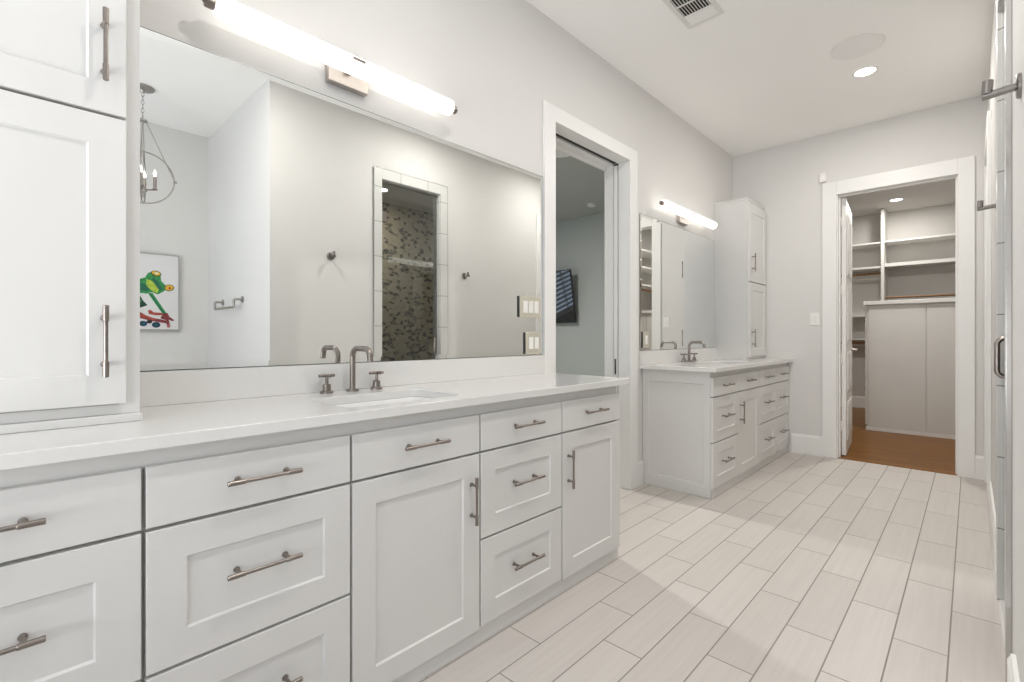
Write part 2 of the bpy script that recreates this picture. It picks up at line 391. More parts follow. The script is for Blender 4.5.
MB().box(-4.995, -4.945, 2.62, 4.18, 2.46, 2.5).build('head_rail', M['plastic'], bl, .003)

# ------------------------------------------------------------------ trim and baseboards
CP = 0.02
def casing_y(name, x, sgn, ya, yb, yc, yd, zt, zo, m=M['trim']):
    """door casing on a wall of constant x; outer ya..yd, inner yb..yc; top inner zt, outer zo"""
    a, b = sorted((x, x + sgn * CP)); mb = MB()
    mb.box(a, b, ya, yb, 0, zo).box(a, b, yc, yd, 0, zo).box(a, b, yb, yc, zt, zo)
    return struct(mb.build(name, m, bevel=.003))
casing_y('trim_1', 0, 1, 2.198, 2.302, 3.183, 3.292, 2.432, 2.527)
mb = MB()
mb.box(.82, .935, YE - CP, YE, 0, 2.577).box(1.764, 1.863, YE - CP, YE, 0, 2.577).box(.935, 1.764, YE - CP, YE, 2.452, 2.577)
struct(mb.build('trim_2', M['trim'], bevel=.003))
casing_y('trim_3', XR, -1, 4.37, 4.477, 5.243, 5.335, 2.458, 2.59)
# jambs of the pocket door: front and rear boards with the pocket slot between them
mb = MB()
mb.box(-.2, 0, 2.285, 2.302, 0, 2.432)
for a, b in ((-.082, 0), (-.2, -.128)):
    mb.box(a, b, 3.183, 3.20, 0, 2.432); mb.box(a, b, 2.302, 3.183, 2.432, 2.447)
mb.box(-.125, -.085, 2.302, 3.19, 2.444, 2.447, 1)
mb.box(-.128, -.082, 3.194, 3.1985, 0, 2.44, 1)
mb.box(-.2, -.185, 2.302, 3.183, 2.40, 2.432).box(-.2, -.185, 3.177, 3.183, 0, 2.40)
struct(mb.build('trim_4', [M['trim'], M['dark']], bevel=.0015))
# jambs of the closet door with its stop
mb = MB()
mb.box(.925, .943, YE, YE + .12, 0, 2.452).box(1.759, 1.777, YE, YE + .12, 0, 2.452).box(.925, 1.777, YE, YE + .12, 2.452, 2.465)
mb.box(.943, .955, YE + .04, YE + .075, 0, 2.44).box(1.747, 1.759, YE + .04, YE + .075, 0, 2.44).box(.943, 1.759, YE + .04, YE + .075, 2.44, 2.452)
struct(mb.build('trim_5', M['trim'], bevel=.0015))
# tiled surround of the shower opening and its curb
mb = MB()
mb.box(XR - .014, XR, 2.212, 2.29, 0, 2.61).box(XR - .014, XR, 2.935, 3.02, 0, 2.61).box(XR - .014, XR, 2.29, 2.935, 2.52, 2.61)
for b in ((2.2085, 2.212, 0, 2.6135), (3.02, 3.0235, 0, 2.6135), (2.212, 3.02, 2.61, 2.6135)): mb.box(XR - .015, XR, *b, 1)
mb.box(XR, XR + .1, 2.29, 2.296, 0, 2.52).box(XR, XR + .1, 2.929, 2.935, 0, 2.52).box(XR, XR + .1, 2.296, 2.929, 2.514, 2.52)
struct(mb.build('trim_6', [M['casetile'], M['chrome']], bevel=.0015))
struct(MB().box(XR - .008, XR + .108, 2.296, 2.929, 0, .012).build('trim_7', M['quartz'], bevel=.004))
def baseboard(name, segs, h=.185, t=.016):
    """segs: (axis, fixed coordinate, sign into the room, a, b)"""
    mb = MB()
    for ax, c, sg, a, b in segs:
        prof = [(0, 0), (t, 0), (t, h - .02), (t * .7, h - .008), (t * .55, h), (0, h)]
        if ax == 'x': l0 = [Vector((c + sg * p, a, q)) for p, q in prof]; l1 = [Vector((c + sg * p, b, q)) for p, q in prof]
        else: l0 = [Vector((a, c + sg * p, q)) for p, q in prof]; l1 = [Vector((b, c + sg * p, q)) for p, q in prof]
        mb.loft([l0, l1], 0, False, True, True)
    return struct(mb.build(name, M['trim']))
baseboard('baseboard_left', [('x', 0, 1, -1.5, -.28), ('x', 0, 1, 3.292, 3.39)])
baseboard('baseboard_end', [('y', YE, -1, .56, .82), ('y', YE, -1, 1.863, XR - .02)])
baseboard('baseboard_right', [('x', XR, -1, 1.356, 2.04), ('x', XR, -1, 3.02, 4.37)], h=.2, t=.018)
baseboard('baseboard_closet', [('y', 9.4, -1, 0, 2.35), ('x', 0, 1, 5.6, 9.4)])
baseboard('baseboard_tub', [('y', 1.356, -1, XR + .0, 3.50), ('x', 3.50, -1, -1.5, 1.34)])

# ------------------------------------------------------------------ doors
# pocket door, mostly inside the wall
d1 = struct(front((-.121, 3.180, .012), (0, 1, 0), (0, 0, 1), (1, 0, 0), .80, 2.41, th=.031, stile=.11, rec=.008).build('door_1', M['trim']))
mb = MB().box(-.1125, -.0985, 3.1780, 3.1805, .85, .965)
mb.build('door_pull', M['dark'], d1, .001, label='dark edge pull')
# closet door, swung open into the closet
def rot_y(mb, px, py, ang):
    ca, sa = math.cos(ang), math.sin(ang)
    for v in mb.v:
        dx, dy = v.x - px, v.y - py; v.x = px + dx * ca - dy * sa; v.y = py + dx * sa + dy * ca
    return mb
AX, AY, AA = .951, YE + .125, math.radians(5.0)
mb = MB(); hgt = 2.43; wd = .775; t = .035
def leaf():
    mb = MB(); mb.box(AX - .0, AX + t, AY, AY + wd, .012, .012 + hgt)
    return mb
mb = leaf(); D2 = struct(rot_y(mb, AX, AY, AA).build('door_2', M['trim'], bevel=.002))
rows = [(.14, .50), (.60, .98), (1.08, 1.62), (1.72, 2.30)]
for side in (0, 1):
    for z0, z1 in rows:
        for y0, y1 in ((.11, .355), (.42, .665)):
            if side: f = front((AX + t, AY + y0, z0), (0, 1, 0), (0, 0, 1), (1, 0, 0), y1 - y0, z1 - z0, th=.006, stile=.02, rec=-.004)
            else: f = front((AX, AY + y0, z0), (0, 1, 0), (0, 0, 1), (-1, 0, 0), y1 - y0, z1 - z0, th=.006, stile=.02, rec=-.004)
            rot_y(f, AX, AY, AA).build('panel', M['trim'], D2)
for z in (.29, .93, 1.58, 2.22):
    mb = MB(); mb.cyl((AX - .002, AY - .006, z - .045), (AX - .002, AY - .006, z + .045), .006, n=12)
    mb.box(AX - .0095, AX - .0065, AY - .05, AY - .004, z - .045, z + .045)
    mb.box(AX - .001, AX + .030, AY - .003, AY - .0005, z - .045, z + .045)
    mb.build('hinge', M['plastic'], D2)
mb = MB()
for sg, fx in ((1, AX + t), (-1, AX)):
    c = Vector((fx, AY + wd - .065, 1.0))
    mb.lathe(c, (sg, 0, 0), [(0, .031), (.006, .031), (.009, .026), (.010, .011), (.045, .010)], 20)
    mb.tube(fillet([c + Vector((sg * .045, .008, 0)), c + Vector((sg * .047, -.04, .002)), c + Vector((sg * .045, -.125, -.004))], .02), [.010] * 8 + [.007], 12)
rot_y(mb, AX, AY, AA).build('lever_handle', M['nickel_lt'], D2, label='satin nickel lever handle')
# closed toilet-room door in the right wall
D3 = struct(front((XR + .08, 4.49, .01), (0, 1, 0), (0, 0, 1), (-1, 0, 0), .74, 2.44, th=.04, stile=.11, rec=.009).build('door_3', M['trim']))
c = Vector((XR + .04, 4.56, .98)); mb = MB().lathe(c, (-1, 0, 0), [(0, .03), (.006, .03), (.009, .011), (.045, .010)], 20)
mb.tube([c + Vector((-.045, -.008, 0)), c + Vector((-.045, .11, 0))], .009, 12); mb.build('lever_handle', M['nickel_lt'], D3)

# glass shower door
sd = thing('shower_door', (XR + .04, 2.61, .022), 'clear frameless glass shower door with a metal pull in the right wall opening', 'door')
gp = MB().box(XR + .036, XR + .045, 2.300, 2.925, .022, 2.505).build('glass_panel', M['glass'], sd)
mb = MB()
for sg in (1, -1):
    fx = XR + (.036 if sg == 1 else .045); s = -1 if sg == 1 else 1; D = .052 if sg == 1 else .05
    pts = fillet([(fx, 2.86, .965), (fx + s * D, 2.86, .965), (fx + s * D, 2.86, 1.125), (fx, 2.86, 1.125)], .03, 6)
    mb.tube(pts, .0095, 14)
mb.build('pull_handle', M['nickel'], sd, label='brushed nickel D-shaped pull')
for z in (.35, 2.2):
    MB().box(XR + .028, XR + .053, 2.299, 2.36, z - .04, z + .04).build('hinge', M['nickel'], sd, .002)
MB().box(XR + .039, XR + .042, 2.926, 2.929, .022, 2.505).build('edge_seal', M['plastic'], sd)

# ------------------------------------------------------------------ vanities
FX = .52       # carcass front; the fronts stand 20 mm proud
def vanity(name, y0, y1, cols, rowlist, label, panel_side):
    v = thing(name, (FX / 2, (y0 + y1) / 2, 0), label, 'cabinet')
    mb = MB()
    mb.box(FX - .02, FX, y0, y1, .066, .886).box(0.003, FX - .02, y1 - .018, y1, 0.002, .886)
    mb.box(0.003, FX - .02, y0, y0 + .018, 0.002, .886).box(0.003, FX - .02, y0 + .018, y1 - .018, .08, .10)
    mb.build('body', M['cab'], v, .0012)
    MB().box(FX - .03, FX + .009, y0 + (.004 if panel_side else 0), y1 - .002, 0.001, .066).build('base_board', M['cab'], v, .002)
    MB().box(FX, FX + .0018, y0 + .006, y1 - .006, .076, .840).build('gap_shade', M['cab_shade'], v)  # dark sheet that paints the shade in the gaps between fronts
    if panel_side:
        front((0.003, y0 + .0, 0.001), (1, 0, 0), (0, 0, 1), (0, -1, 0), FX - .003, .885, th=.018, stile=.048, rail=.09, rec=.008).build('end_panel', M['cab'], v)
    for (a, b), rows in zip(cols, rowlist):
        for kind, z0, z1, hz in rows:
            f = front((FX + .001, a, z0), (0, 1, 0), (0, 0, 1), (1, 0, 0), b - a, z1 - z0, th=.02, stile=min(.076, (b - a) * .19), rail=.075, flat=(kind == 'flat'))
            p = f.build('door' if kind.startswith('door') else 'drawer', M['cab'], v)
            face = FX + .021
            if kind == 'door_r': bar_pull((face, b - .04, hz), (0, 0, 1), (1, 0, 0), .17, p)
            elif kind == 'door_l': bar_pull((face, a + .04, hz), (0, 0, 1), (1, 0, 0), .17, p)
            else:
                fx = face if kind == 'flat' else face - .0065
                bar_pull((fx, (a + b) / 2, hz), (0, 1, 0), (1, 0, 0), .175, p, stand=.030 + face - fx)
    return v
T = ('flat', .712, .846, .782); R2 = ('shaker', .391, .704, .560); R3 = ('shaker', .070, .383, .236)
DR = ('door_r', .062, .704, .546); DL = ('door_l', .062, .704, .546)
van1 = vanity('vanity_cabinet', -.275, 2.168, [(-.27, .205), (.213, .689), (.697, 1.195), (1.203, 1.682), (1.690, 2.164)],
              [[T, R2, R3], [T, R2, R3], [T, DR], [T, R2, R3], [T, DL]],
              'long white vanity cabinet with shaker fronts in the foreground, under the wide mirror', False)
van2 = vanity('vanity_cabinet', 3.413, YE - .002, [(3.398, 3.895), (3.901, 4.405), (4.411, 4.872), (4.878, 5.338)],
              [[T, R2, R3], [T, DL], [T, R2, R3], [T, R2, R3]],
              'shorter white vanity cabinet at the far end, with a paneled side beside the doorway', True)

def countertop(name, x1, y0, y1, sink, notch, label):
    """slab with rounded sink cut-out; a notch keeps it clear of the door casing"""
    zt, zb = .917, .887
    bm = bmesh.new()
    out = [(.001, y0), (x1, y0), (x1, y1), (.022, y1), (.022, notch), (.001, notch)] if notch else [(.001, y0), (x1, y0), (x1, y1), (.001, y1)]
    ed = []
    def ring(pts):
        vs = [bm.verts.new((p[0], p[1], zt)) for p in pts]
        for i in range(len(vs)): ed.append(bm.edges.new((vs[i], vs[(i + 1) % len(vs)])))
    ring(out); ring([(p.x, p.y) for p in rrect(*sink, .035, zt)])
    r = bmesh.ops.triangle_fill(bm, edges=ed, use_beauty=True, use_dissolve=False)
    fs = [f for f in r['geom'] if isinstance(f, bmesh.types.BMFace)]
    e = bmesh.ops.extrude_face_region(bm, geom=fs)
    vs = [g for g in e['geom'] if isinstance(g, bmesh.types.BMVert)]
    for v in vs: v.co.z = zb
    bmesh.ops.recalc_face_normals(bm, faces=bm.faces)
    mb = MB(); bm.verts.index_update(); mb.add([v.co.copy() for v in bm.verts], [[v.index for v in f.verts] for f in bm.faces]); bm.free()
    o = mb.build(name, M['quartz'], bevel=.0025)
    return tag(o, label, 'countertop')
S1 = (.195, .485, .715, 1.165); S2 = (.195, .485, 3.86, 4.32)
countertop('countertop', .565, -.277, 2.234, S1, 2.196, 'long white quartz countertop on the foreground vanity')
countertop('countertop', .577, 3.350, YE - .001, S2, None, 'white quartz countertop on the short far vanity')
def backsplash(y0, y1, label):
    return tag(MB().box(.001, .021, y0, y1, .9175, 1.0235).build('backsplash', M['quartz'], bevel=.0015), label, 'backsplash')
backsplash(.245, 2.196, 'low white quartz backsplash strip under the wide foreground mirror')
backsplash(3.351, 4.828, 'low white quartz backsplash strip under the smaller far mirror')

def sink(s, label):
    x0, x1, y0, y1 = s; t = thing('sink', ((x0 + x1) / 2, (y0 + y1) / 2, .74), label, 'sink', None)
    L = [rrect(x0 - .02, x1 + .02, y0 - .02, y1 + .02, .05, .8865), rrect(x0 - .001, x1 + .001, y0 - .001, y1 + .001, .036, .8865),
         rrect(x0 + .003, x1 - .003, y0 + .003, y1 - .003, .036, .878),
         rrect(x0 + .012, x1 - .012, y0 + .012, y1 - .012, .04, .80), rrect(x0 + .03, x1 - .03, y0 + .03, y1 - .03, .05, .768),
         rrect(x0 + .06, x1 - .06, y0 + .08, y1 - .08, .05, .756)]
    B = [rrect(x0 + .07, x1 - .07, y0 + .08, y1 - .08, .05, .745), rrect(x0 - .004, x1 + .004, y0 - .004, y1 + .004, .05, .80), rrect(x0 - .02, x1 + .02, y0 - .02, y1 + .02, .05, .875)]
    mb = MB().loft(L, 0, True, False, True); mb.loft(B + [L[0]], 0, True, True, False); mb.build('bowl', M['porcelain'], t)
    MB().lathe(((x0 + x1) / 2, (y0 + y1) / 2, .7565), (0, 0, 1), [(0, .022), (.003, .022), (.004, .016), (.002, .004)], 20).build('drain', M['chrome'], t, label='round metal drain')
    return t
sink(S1, 'white undermount sink in the foreground countertop')
sink(S2, 'white undermount sink in the far countertop')

def faucet(y, label):
    z = .9172; x = .068
    f = thing('faucet', (x, y, z), label, 'faucet')
    mb = MB(); mb.lathe((x, y, z), (0, 0, 1), [(0, .024), (.006, .024), (.008, .022), (.009, .0125)], 24)
    mb.tube(fillet([(x, y, z + .006), (x, y, z + .168), (x + .125, y, z + .168), (x + .135, y, z + .118)], .036, 8), .0112, 16)
    mb.build('spout', M['nickel'], f)
    for s in (-1, 1):
        yy = y + s * .106; mb = MB()
        mb.lathe((x, yy, z), (0, 0, 1), [(0, .024), (.006, .024), (.008, .022), (.009, .0155), (.032, .0155), (.034, .013), (.035, .0065), (.062, .0065)], 24)
        mb.cyl((x, yy - .031, z + .066), (x, yy + .031, z + .066), .0058, n=12)
        mb.cyl((x - .031, yy, z + .066), (x + .031, yy, z + .066), .0058, n=12)
        mb.build('handle', M['nickel'], f)
    return f
faucet(.950, 'brushed nickel widespread faucet with cross handles on the foreground vanity')
faucet(4.095, 'brushed nickel widespread faucet with cross handles on the far vanity')

# ------------------------------------------------------------------ mirrors
def mirror(y0, y1, label):
    z0, z1 = 1.0245, 2.078; b = .022; xf = .0065
    mb = MB()
    def ring(i, x): return [(x, y0 + i, z0 + i), (x, y1 - i, z0 + i), (x, y1 - i, z1 - i), (x, y0 + i, z1 - i)]
    mb.loft([ring(0, .001), ring(0, xf - .0012)], 1, False, True)
    mb.loft([ring(0, xf - .0012), ring(.0022, xf - .0011)], 1, False)
    mb.loft([ring(.0022, xf - .0011), ring(b, xf)], 0, False); mb.add(ring(b, xf), [(0, 1, 2, 3)], 0)
    return tag(mb.build('wall_mirror', [M['mirror'], M['mirror_edge']]), label, 'mirror')
mirror(.247, 2.196, 'wide frameless wall mirror above the foreground vanity')
mirror(3.352, 4.826, 'smaller frameless wall mirror above the far vanity')

# ------------------------------------------------------------------ linen towers standing on the counters
def tower(name, y0, y1, d, z1, rows, hy, label, base=True, hmat=None):
    dy = y1 - y0 - (.042 if base else .024)
    v = thing(name, (d / 2, (y0 + y1) / 2, .918), label, 'cabinet')
    mb = MB(); mb.box(.001, d, y0, y1, .938 if base else .9171, z1)
    mb.box(.001, d + .004, y0 - .003, y1, z1, z1 + .022)
    mb.build('body', M['cab'], v, .002)
    if base: MB().box(.001, d + .009, y0 - .0, y1 + .004, .9171, .938).build('base_moulding', M['cab'], v, .003)
    MB().box(d, d + .0015, y0 + .02, y0 + dy, rows[0][0] - .004, rows[-1][1] + .002).build('gap_shade', M['cab_shade'], v)  # shade of the door gaps, painted as a dark sheet
    for z0, zz, hz in rows:
        p = front((d + .001, y0 + .012, z0), (0, 1, 0), (0, 0, 1), (1, 0, 0), dy, zz - z0, th=.02, stile=.072, rail=.072).build('door', M['cab'], v)
        bar_pull((d + .021, hy, hz), (0, 0, 1), (1, 0, 0), .172, p, hmat)
    return v
tower('linen_cabinet', -.275, .240, .30, 2.47, [(.966, 1.666, 1.120), (1.674, 2.40, 1.826)], .167,
      'tall white shaker cabinet standing on the left end of the foreground counter')
tower('linen_cabinet', 4.83, YE - .003, .312, 2.425, [(.945, 1.648, 1.12), (1.656, 2.385, 1.836)], 4.895,
      'tall white shaker cabinet standing on the far counter beside the end wall', False)

# ------------------------------------------------------------------ vanity lights
def vanity_light(y, label, hl=.484, z=2.192):
    x = .088; r = .0355
    f = thing('vanity_light', (0.001, y, z), label, 'wall lamp', None)
    MB().box(.001, .032, y - .078, y + .092, z - .06, z + .065).build('back_plate', M['nickel_lt'], f, .003, label='satin nickel wall plate')
    MB().box(.032, x - r + .004, y - .012, y + .012, z - .012, z + .012).build('arm', M['nickel_lt'], f, .001)
    mb = MB().lathe((x, y - hl, z), (0, 1, 0), [(0, r * .75), (.006, r * .96), (.012, r), (2 * hl - .012, r), (2 * hl - .006, r * .96), (2 * hl, r * .75)], 28)
    mb.build('lamp_tube', M['tube'], f, label='glowing white acrylic tube')
    mb = MB(); mb.box(x + r - .001, x + r + .004, y - .026, y + .026, z + .004, z + .013)
    mb.tube([(x + math.cos(a) * (r + .0015), y, z + math.sin(a) * (r + .0015)) for a in [math.radians(q) for q in range(70, 200, 10)]], .0016, 8)
    mb.build('clamp', M['nickel'], f)
    for s in (-1, 1):
        mb = MB().lathe((x, y + s * (hl + .001), z), (0, s, 0), [(0, r * .5), (.024, r * .5), (.027, r * .42), (.028, .007), (.033, .006)], 24)
        mb.build('end_cap', M['nickel'], f, label='metal end cap')
    return f
vanity_light(.948, 'glowing white tube light on a nickel plate above the wide foreground mirror')
vanity_light(4.078, 'glowing white tube light on a nickel plate above the far mirror', .52, 2.176)

# ------------------------------------------------------------------ switch plates on the mirrors and walls
def plate_x(y0, y1, z0, z1, gang, x, label, tall=True):
    f = thing('switch_plate', (x, (y0 + y1) / 2, z0), label, 'light switch')
    w = y1 - y0
    MB().box(x + .0015, x + .0065, y0, y1, z0, z1).build('plate', M['plate_metal'], f, .0015)
    MB().box(x + .0003, x + .0060, y0 - .009, y0, z0 + .002, z1 - .002).build('edge_shade', M['dark'], f)  # flat dark strip standing in for the plate's edge shadow and reflection
    zc = (z0 + z1) / 2; gw = w / gang; i0 = y0 + gw / 2
    for g in range(gang):
        yc = (y0 + y1) / 2 + (g - (gang - 1) / 2) * .047 + .004
        rk = MB().box(x + .0065, x + .0105, yc - .0175, yc + .0175, zc - .034, zc + .034).build('rocker', M['plastic'], f, .0012, label='white rocker switch')
        for s in (-1, 1):
            MB().lathe((x + .0065, yc, zc + s * .048), (1, 0, 0), [(0, .0032), (.0012, .0026)], 10).build('screw', M['nickel'], f)
    return f
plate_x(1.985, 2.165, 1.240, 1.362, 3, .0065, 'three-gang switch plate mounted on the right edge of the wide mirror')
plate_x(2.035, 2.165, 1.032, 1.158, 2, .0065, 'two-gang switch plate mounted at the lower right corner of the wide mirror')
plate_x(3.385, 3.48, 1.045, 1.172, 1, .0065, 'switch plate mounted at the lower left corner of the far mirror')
sw = thing('light_switch', (.758, YE, 1.24), 'white single light switch on the end wall left of the closet doorway', 'light switch')
MB().box(.718, .798, YE - .006, YE - .0005, 1.242, 1.362).build('plate', M['plastic'], sw, .002)
MB().box(.7395, .7765, YE - .0066, YE - .006, 1.2665, 1.3375).build('rocker_gap', M['grille'], sw)
MB().box(.742, .774, YE - .010, YE - .0066, 1.269, 1.335).build('rocker', M['plastic'], sw, .0015)
al = thing('alarm_sensor', (.825, YE, 2.585), 'small white alarm sensor on the end wall above the closet door casing corner', 'sensor')
MB().box(.797, .853, YE - .028, YE - .0005, 2.590, 2.680).build('housing', M['plastic'], al, .006)
MB().lathe((.825, YE - .028, 2.633), (0, -1, 0), [(0, .018), (.003, .017), (.004, .010)], 20).build('lens', M['grille'], al)

# ------------------------------------------------------------------ ceiling fittings
def downlight(x, y, zc, r, power, label, name='ceiling_light', spread=PI, es=None):
    f = thing(name, (x, y, zc), label, 'ceiling light')
    MB().lathe((x, y, zc - .0005), (0, 0, -1), [(0, r), (.004, r), (.006, r * .93), (.004, r * .80), (.002, r * .80)], 36, caps=False).build('trim_ring', M['plastic'], f)
    MB().lathe((x, y, zc - .0005), (0, 0, -1), [(0, r * .80), (.0025, r * .80)], 32).build('lens', M['lens'], f)
    l = area('lamp', (x, y, zc - .012), (0, 0, 0), r * 1.5, r * 1.5, power, (1.0, .96, .91), 'DISK', spread)
    l.parent = f; l.location = (0, 0, -.012)
    return f
downlight(1.285, 4.29, H, .078, 12, 'small lit recessed downlight in the bathroom ceiling beside the round speaker')
downlight(1.285, 2.65, H, .078, 12, 'added unseen recessed fill downlight in the ceiling in front of the pocket door, above the frame')  # out of view, added to brighten the room
downlight(1.285, 1.0, H, .078, 12, 'added unseen recessed fill downlight in the ceiling above the foreground vanity aisle')  # unseen fill lamp added over the aisle
downlight(1.285, -.6, H, .078, 2, 'added unseen recessed fill downlight in the ceiling behind the camera by the entry window')  # weak unseen fill, added behind the camera
downlight(-2.3, 3.2, H, .085, 66, 'added unseen recessed fill downlight in the bedroom ceiling')  # unseen lamp added because the bedroom was too dark
downlight(1.08, 8.60, H, .085, 15, 'lit recessed downlight in the closet ceiling', es=None)
downlight(1.3, 6.6, H, .085, 27, 'added unseen recessed fill downlight just inside the closet doorway, hidden by the door head')  # unseen fill added to light the closet cabinet front
downlight(2.84, 2.86, 2.75, .052, 8, 'lit recessed downlight inside the shower, seen in the wide mirror')
def speaker(x, y, r, label):
    f = thing('ceiling_speaker', (x, y, H), label, 'speaker')
    MB().lathe((x, y, H - .0005), (0, 0, -1), [(0, r), (.004, r), (.005, r * .96), (.0035, r * .95)], 48, caps=False).build('rim', M['plastic'], f)
    MB().lathe((x, y, H - .0005), (0, 0, -1), [(0, r * .945), (.004, r * .945)], 48).build('grille', M['grille'], f)
speaker(1.295, 3.885, .148, 'round white ceiling speaker grille beside the recessed downlight')
speaker(-1.25, 3.98, .15, 'round grey ceiling speaker in the bedroom seen through the pocket door opening')
# air vent
vt = thing('ceiling_vent', (.675, 2.73, H), 'white rectangular air vent with louvres in the ceiling', 'vent')
x0, x1, y0, y1 = .567, .785, 2.52, 2.93; fr = .028; zc = H - .0005
mb = MB(); mb.box(x0, x1, y0, y0 + fr, zc - .008, zc).box(x0, x1, y1 - fr, y1, zc - .008, zc).box(x0, x0 + fr, y0 + fr, y1 - fr, zc - .008, zc).box(x1 - fr, x1, y0 + fr, y1 - fr, zc - .008, zc)
for yb in (2.605, 2.700): mb.box(x0 + fr, x1 - fr, yb - .004, yb + .004, zc - .009, zc)
mb.build('frame', M['slat'], vt, .002)
MB().box(x0 + fr, x1 - fr, y0 + fr, y1 - fr, zc - .0015, zc).build('duct_shadow', M['dark'], vt)
MB().box(x0 + fr, x1 - fr, 2.806, y1 - fr, zc - .006, zc - .0015).build('damper_plate', M['grille'], vt, .001)
for ya, yb in ((2.548, 2.601), (2.609, 2.696), (2.704, 2.806)):
    n = 10
    for i in range(n):
        xx = x0 + fr + .007 + i * (x1 - x0 - 2 * fr - .014) / (n - 1)
        MB().add([(xx - .0042, ya, zc - .003), (xx + .0030, ya, zc - .009), (xx + .0030, yb, zc - .009), (xx - .0042, yb, zc - .003),
                  (xx - .0032, ya, zc - .002), (xx + .0042, ya, zc - .008), (xx + .0042, yb, zc - .008), (xx - .0032, yb, zc - .002)],
                 [(0, 1, 2, 3), (7, 6, 5, 4), (0, 4, 5, 1), (1, 5, 6, 2), (2, 6, 7, 3), (3, 7, 4, 0)]).build('slat', M['slat'], vt)

# ------------------------------------------------------------------ robe hooks on the right wall
def hook(y, z, label):
    h = thing('robe_hook', (XR, y, z), label, 'hook')
    MB().lathe((XR - .0005, y, z), (-1, 0, 0), [(0, .032), (.006, .032), (.009, .028), (.010, .012)], 24).build('wall_plate', M['hookmetal'], h)
    mb = MB().tube([(XR - .006, y, z), (XR - .074, y, z - .006)], .0100, 16)
    mb.cyl((XR - .064, y - .004, z - .002), (XR - .062, y - .004, z + .032), .0115, n=16)
    mb.build('peg', M['hookmetal'], h)
hook(1.825, 1.785, 'satin metal robe hook on the right wall nearest the camera, before the shower')
hook(3.25, 1.755, 'satin metal robe hook on the right wall beyond the shower opening')

# ------------------------------------------------------------------ tub alcove, seen in the wide mirror
tb = thing('towel_bar', (2.83, 1.356, 1.40), 'dark metal towel bar with stepped arms on the alcove wall, seen in the mirror', 'towel bar')
mb = MB(); ya = 1.356; 
for xx in (2.52, 3.03):
    MB().lathe((xx, ya - .0005, 1.44), (0, -1, 0), [(0, .026), (.008, .026), (.010, .012)], 20).build('rosette', M['iron'], tb)
mb.tube(fillet([(2.52, ya - .006, 1.44), (2.52, ya - .068, 1.44), (2.52, ya - .068, 1.375), (3.03, ya - .068, 1.375), (3.03, ya - .068, 1.44), (3.03, ya - .006, 1.44)], .014, 4), .0105, 12)
mb.build('bar', M['iron'], tb)

fp = thing('framed_picture', (3.485, .80, 1.19), 'white framed picture of a green frog riding a skateboard, seen in the mirror', 'picture')
mb = MB(); X0, X1 = 3.466, 3.4995; Y0, Y1, Z0, Z1 = .45, 1.117, 1.190, 1.878; t = .010
mb.box(X0, X1, Y0, Y0 + t, Z0, Z1).box(X0, X1, Y1 - t, Y1, Z0, Z1).box(X0, X1, Y0 + t, Y1 - t, Z0, Z0 + t).box(X0, X1, Y0 + t, Y1 - t, Z1 - t, Z1)
mb.build('frame', M['frame_grey'], fp, .001)
mb = MB(); mb.box(X0 + .003, X1, Y0 + t, Y1 - t, Z0 + t, Z1 - t)
pm = ['green', 'teal', 'lime', 'gold', 'maroon', 'red', 'navy', 'pink', 'dgreen', 'ink', 'hi']
lay = [0]
def poly(pts, k):
    lay[0] += 1; x = X0 + .003 - .00012 * lay[0]
    mb.add([(x, a * .982, 1.13 + (b - 1.13) * .982) for a, b in pts], [tuple(range(len(pts)))], 1 + pm.index(k))
def ell(cy, cz, ry, rz, k, rot=0, n=18):
    poly([(cy + ry * math.cos(2 * PI * i / n) * math.cos(rot) - rz * math.sin(2 * PI * i / n) * math.sin(rot),
           cz + ry * math.cos(2 * PI * i / n) * math.sin(rot) + rz * math.sin(2 * PI * i / n) * math.cos(rot)) for i in range(n)], k)
poly([(.52, 1.44), (.50, 1.36), (.60, 1.34), (.74, 1.40), (.80, 1.52), (.74, 1.62), (.62, 1.58)], 'green')
poly([(.708, 1.462), (.839, 1.506), (.863, 1.456), (.896, 1.417), (.845, 1.394), (.776, 1.365), (.697, 1.376)], 'dgreen')
poly([(.72, 1.46), (.83, 1.495), (.852, 1.450), (.80, 1.42), (.74, 1.41)], 'green')
poly([(.675, 1.559), (.731, 1.606), (.834, 1.651), (.875, 1.665), (.898, 1.708), (.934, 1.73), (.97, 1.73), (.992, 1.694), (.996, 1.646), (1.028, 1.608),
      (1.032, 1.57), (1.013, 1.547), (.97, 1.519), (.928, 1.537), (.886, 1.521), (.845, 1.525), (.811, 1.468), (.776, 1.437), (.708, 1.448)], 'green')
poly([(.84, 1.62), (.886, 1.60), (.916, 1.559), (.886, 1.545), (.845, 1.55)], 'teal')
poly([(.886, 1.651), (.928, 1.64), (.979, 1.564), (.964, 1.529), (.916, 1.559), (.886, 1.597)], 'lime')
poly([(.932, 1.672), (.972, 1.640), (1.010, 1.566), (.989, 1.552), (.960, 1.605), (.928, 1.650)], 'teal')
poly([(.898, 1.524), (.931, 1.531), (1.041, 1.343), (1.013, 1.333)], 'green')
poly([(.91, 1.524), (.920, 1.526), (1.025, 1.345), (1.017, 1.338)], 'teal')
ell(.958, 1.709, .040, .026, 'dgreen', -.2); ell(.958, 1.711, .033, .019, 'gold', -.2); ell(.960, 1.713, .014, .010, 'hi')
ell(1.057, 1.585, .040, .031, 'teal', .2); ell(1.057, 1.586, .033, .025, 'gold', .2); ell(1.062, 1.583, .012, .010, 'red')
poly([(.61, 1.457), (.621, 1.401), (.776, 1.365), (.839, 1.356), (.904, 1.311), (1.013, 1.288), (1.063, 1.271), (1.044, 1.255), (.928, 1.274), (.834, 1.302), (.731, 1.321), (.578, 1.385)], 'maroon')
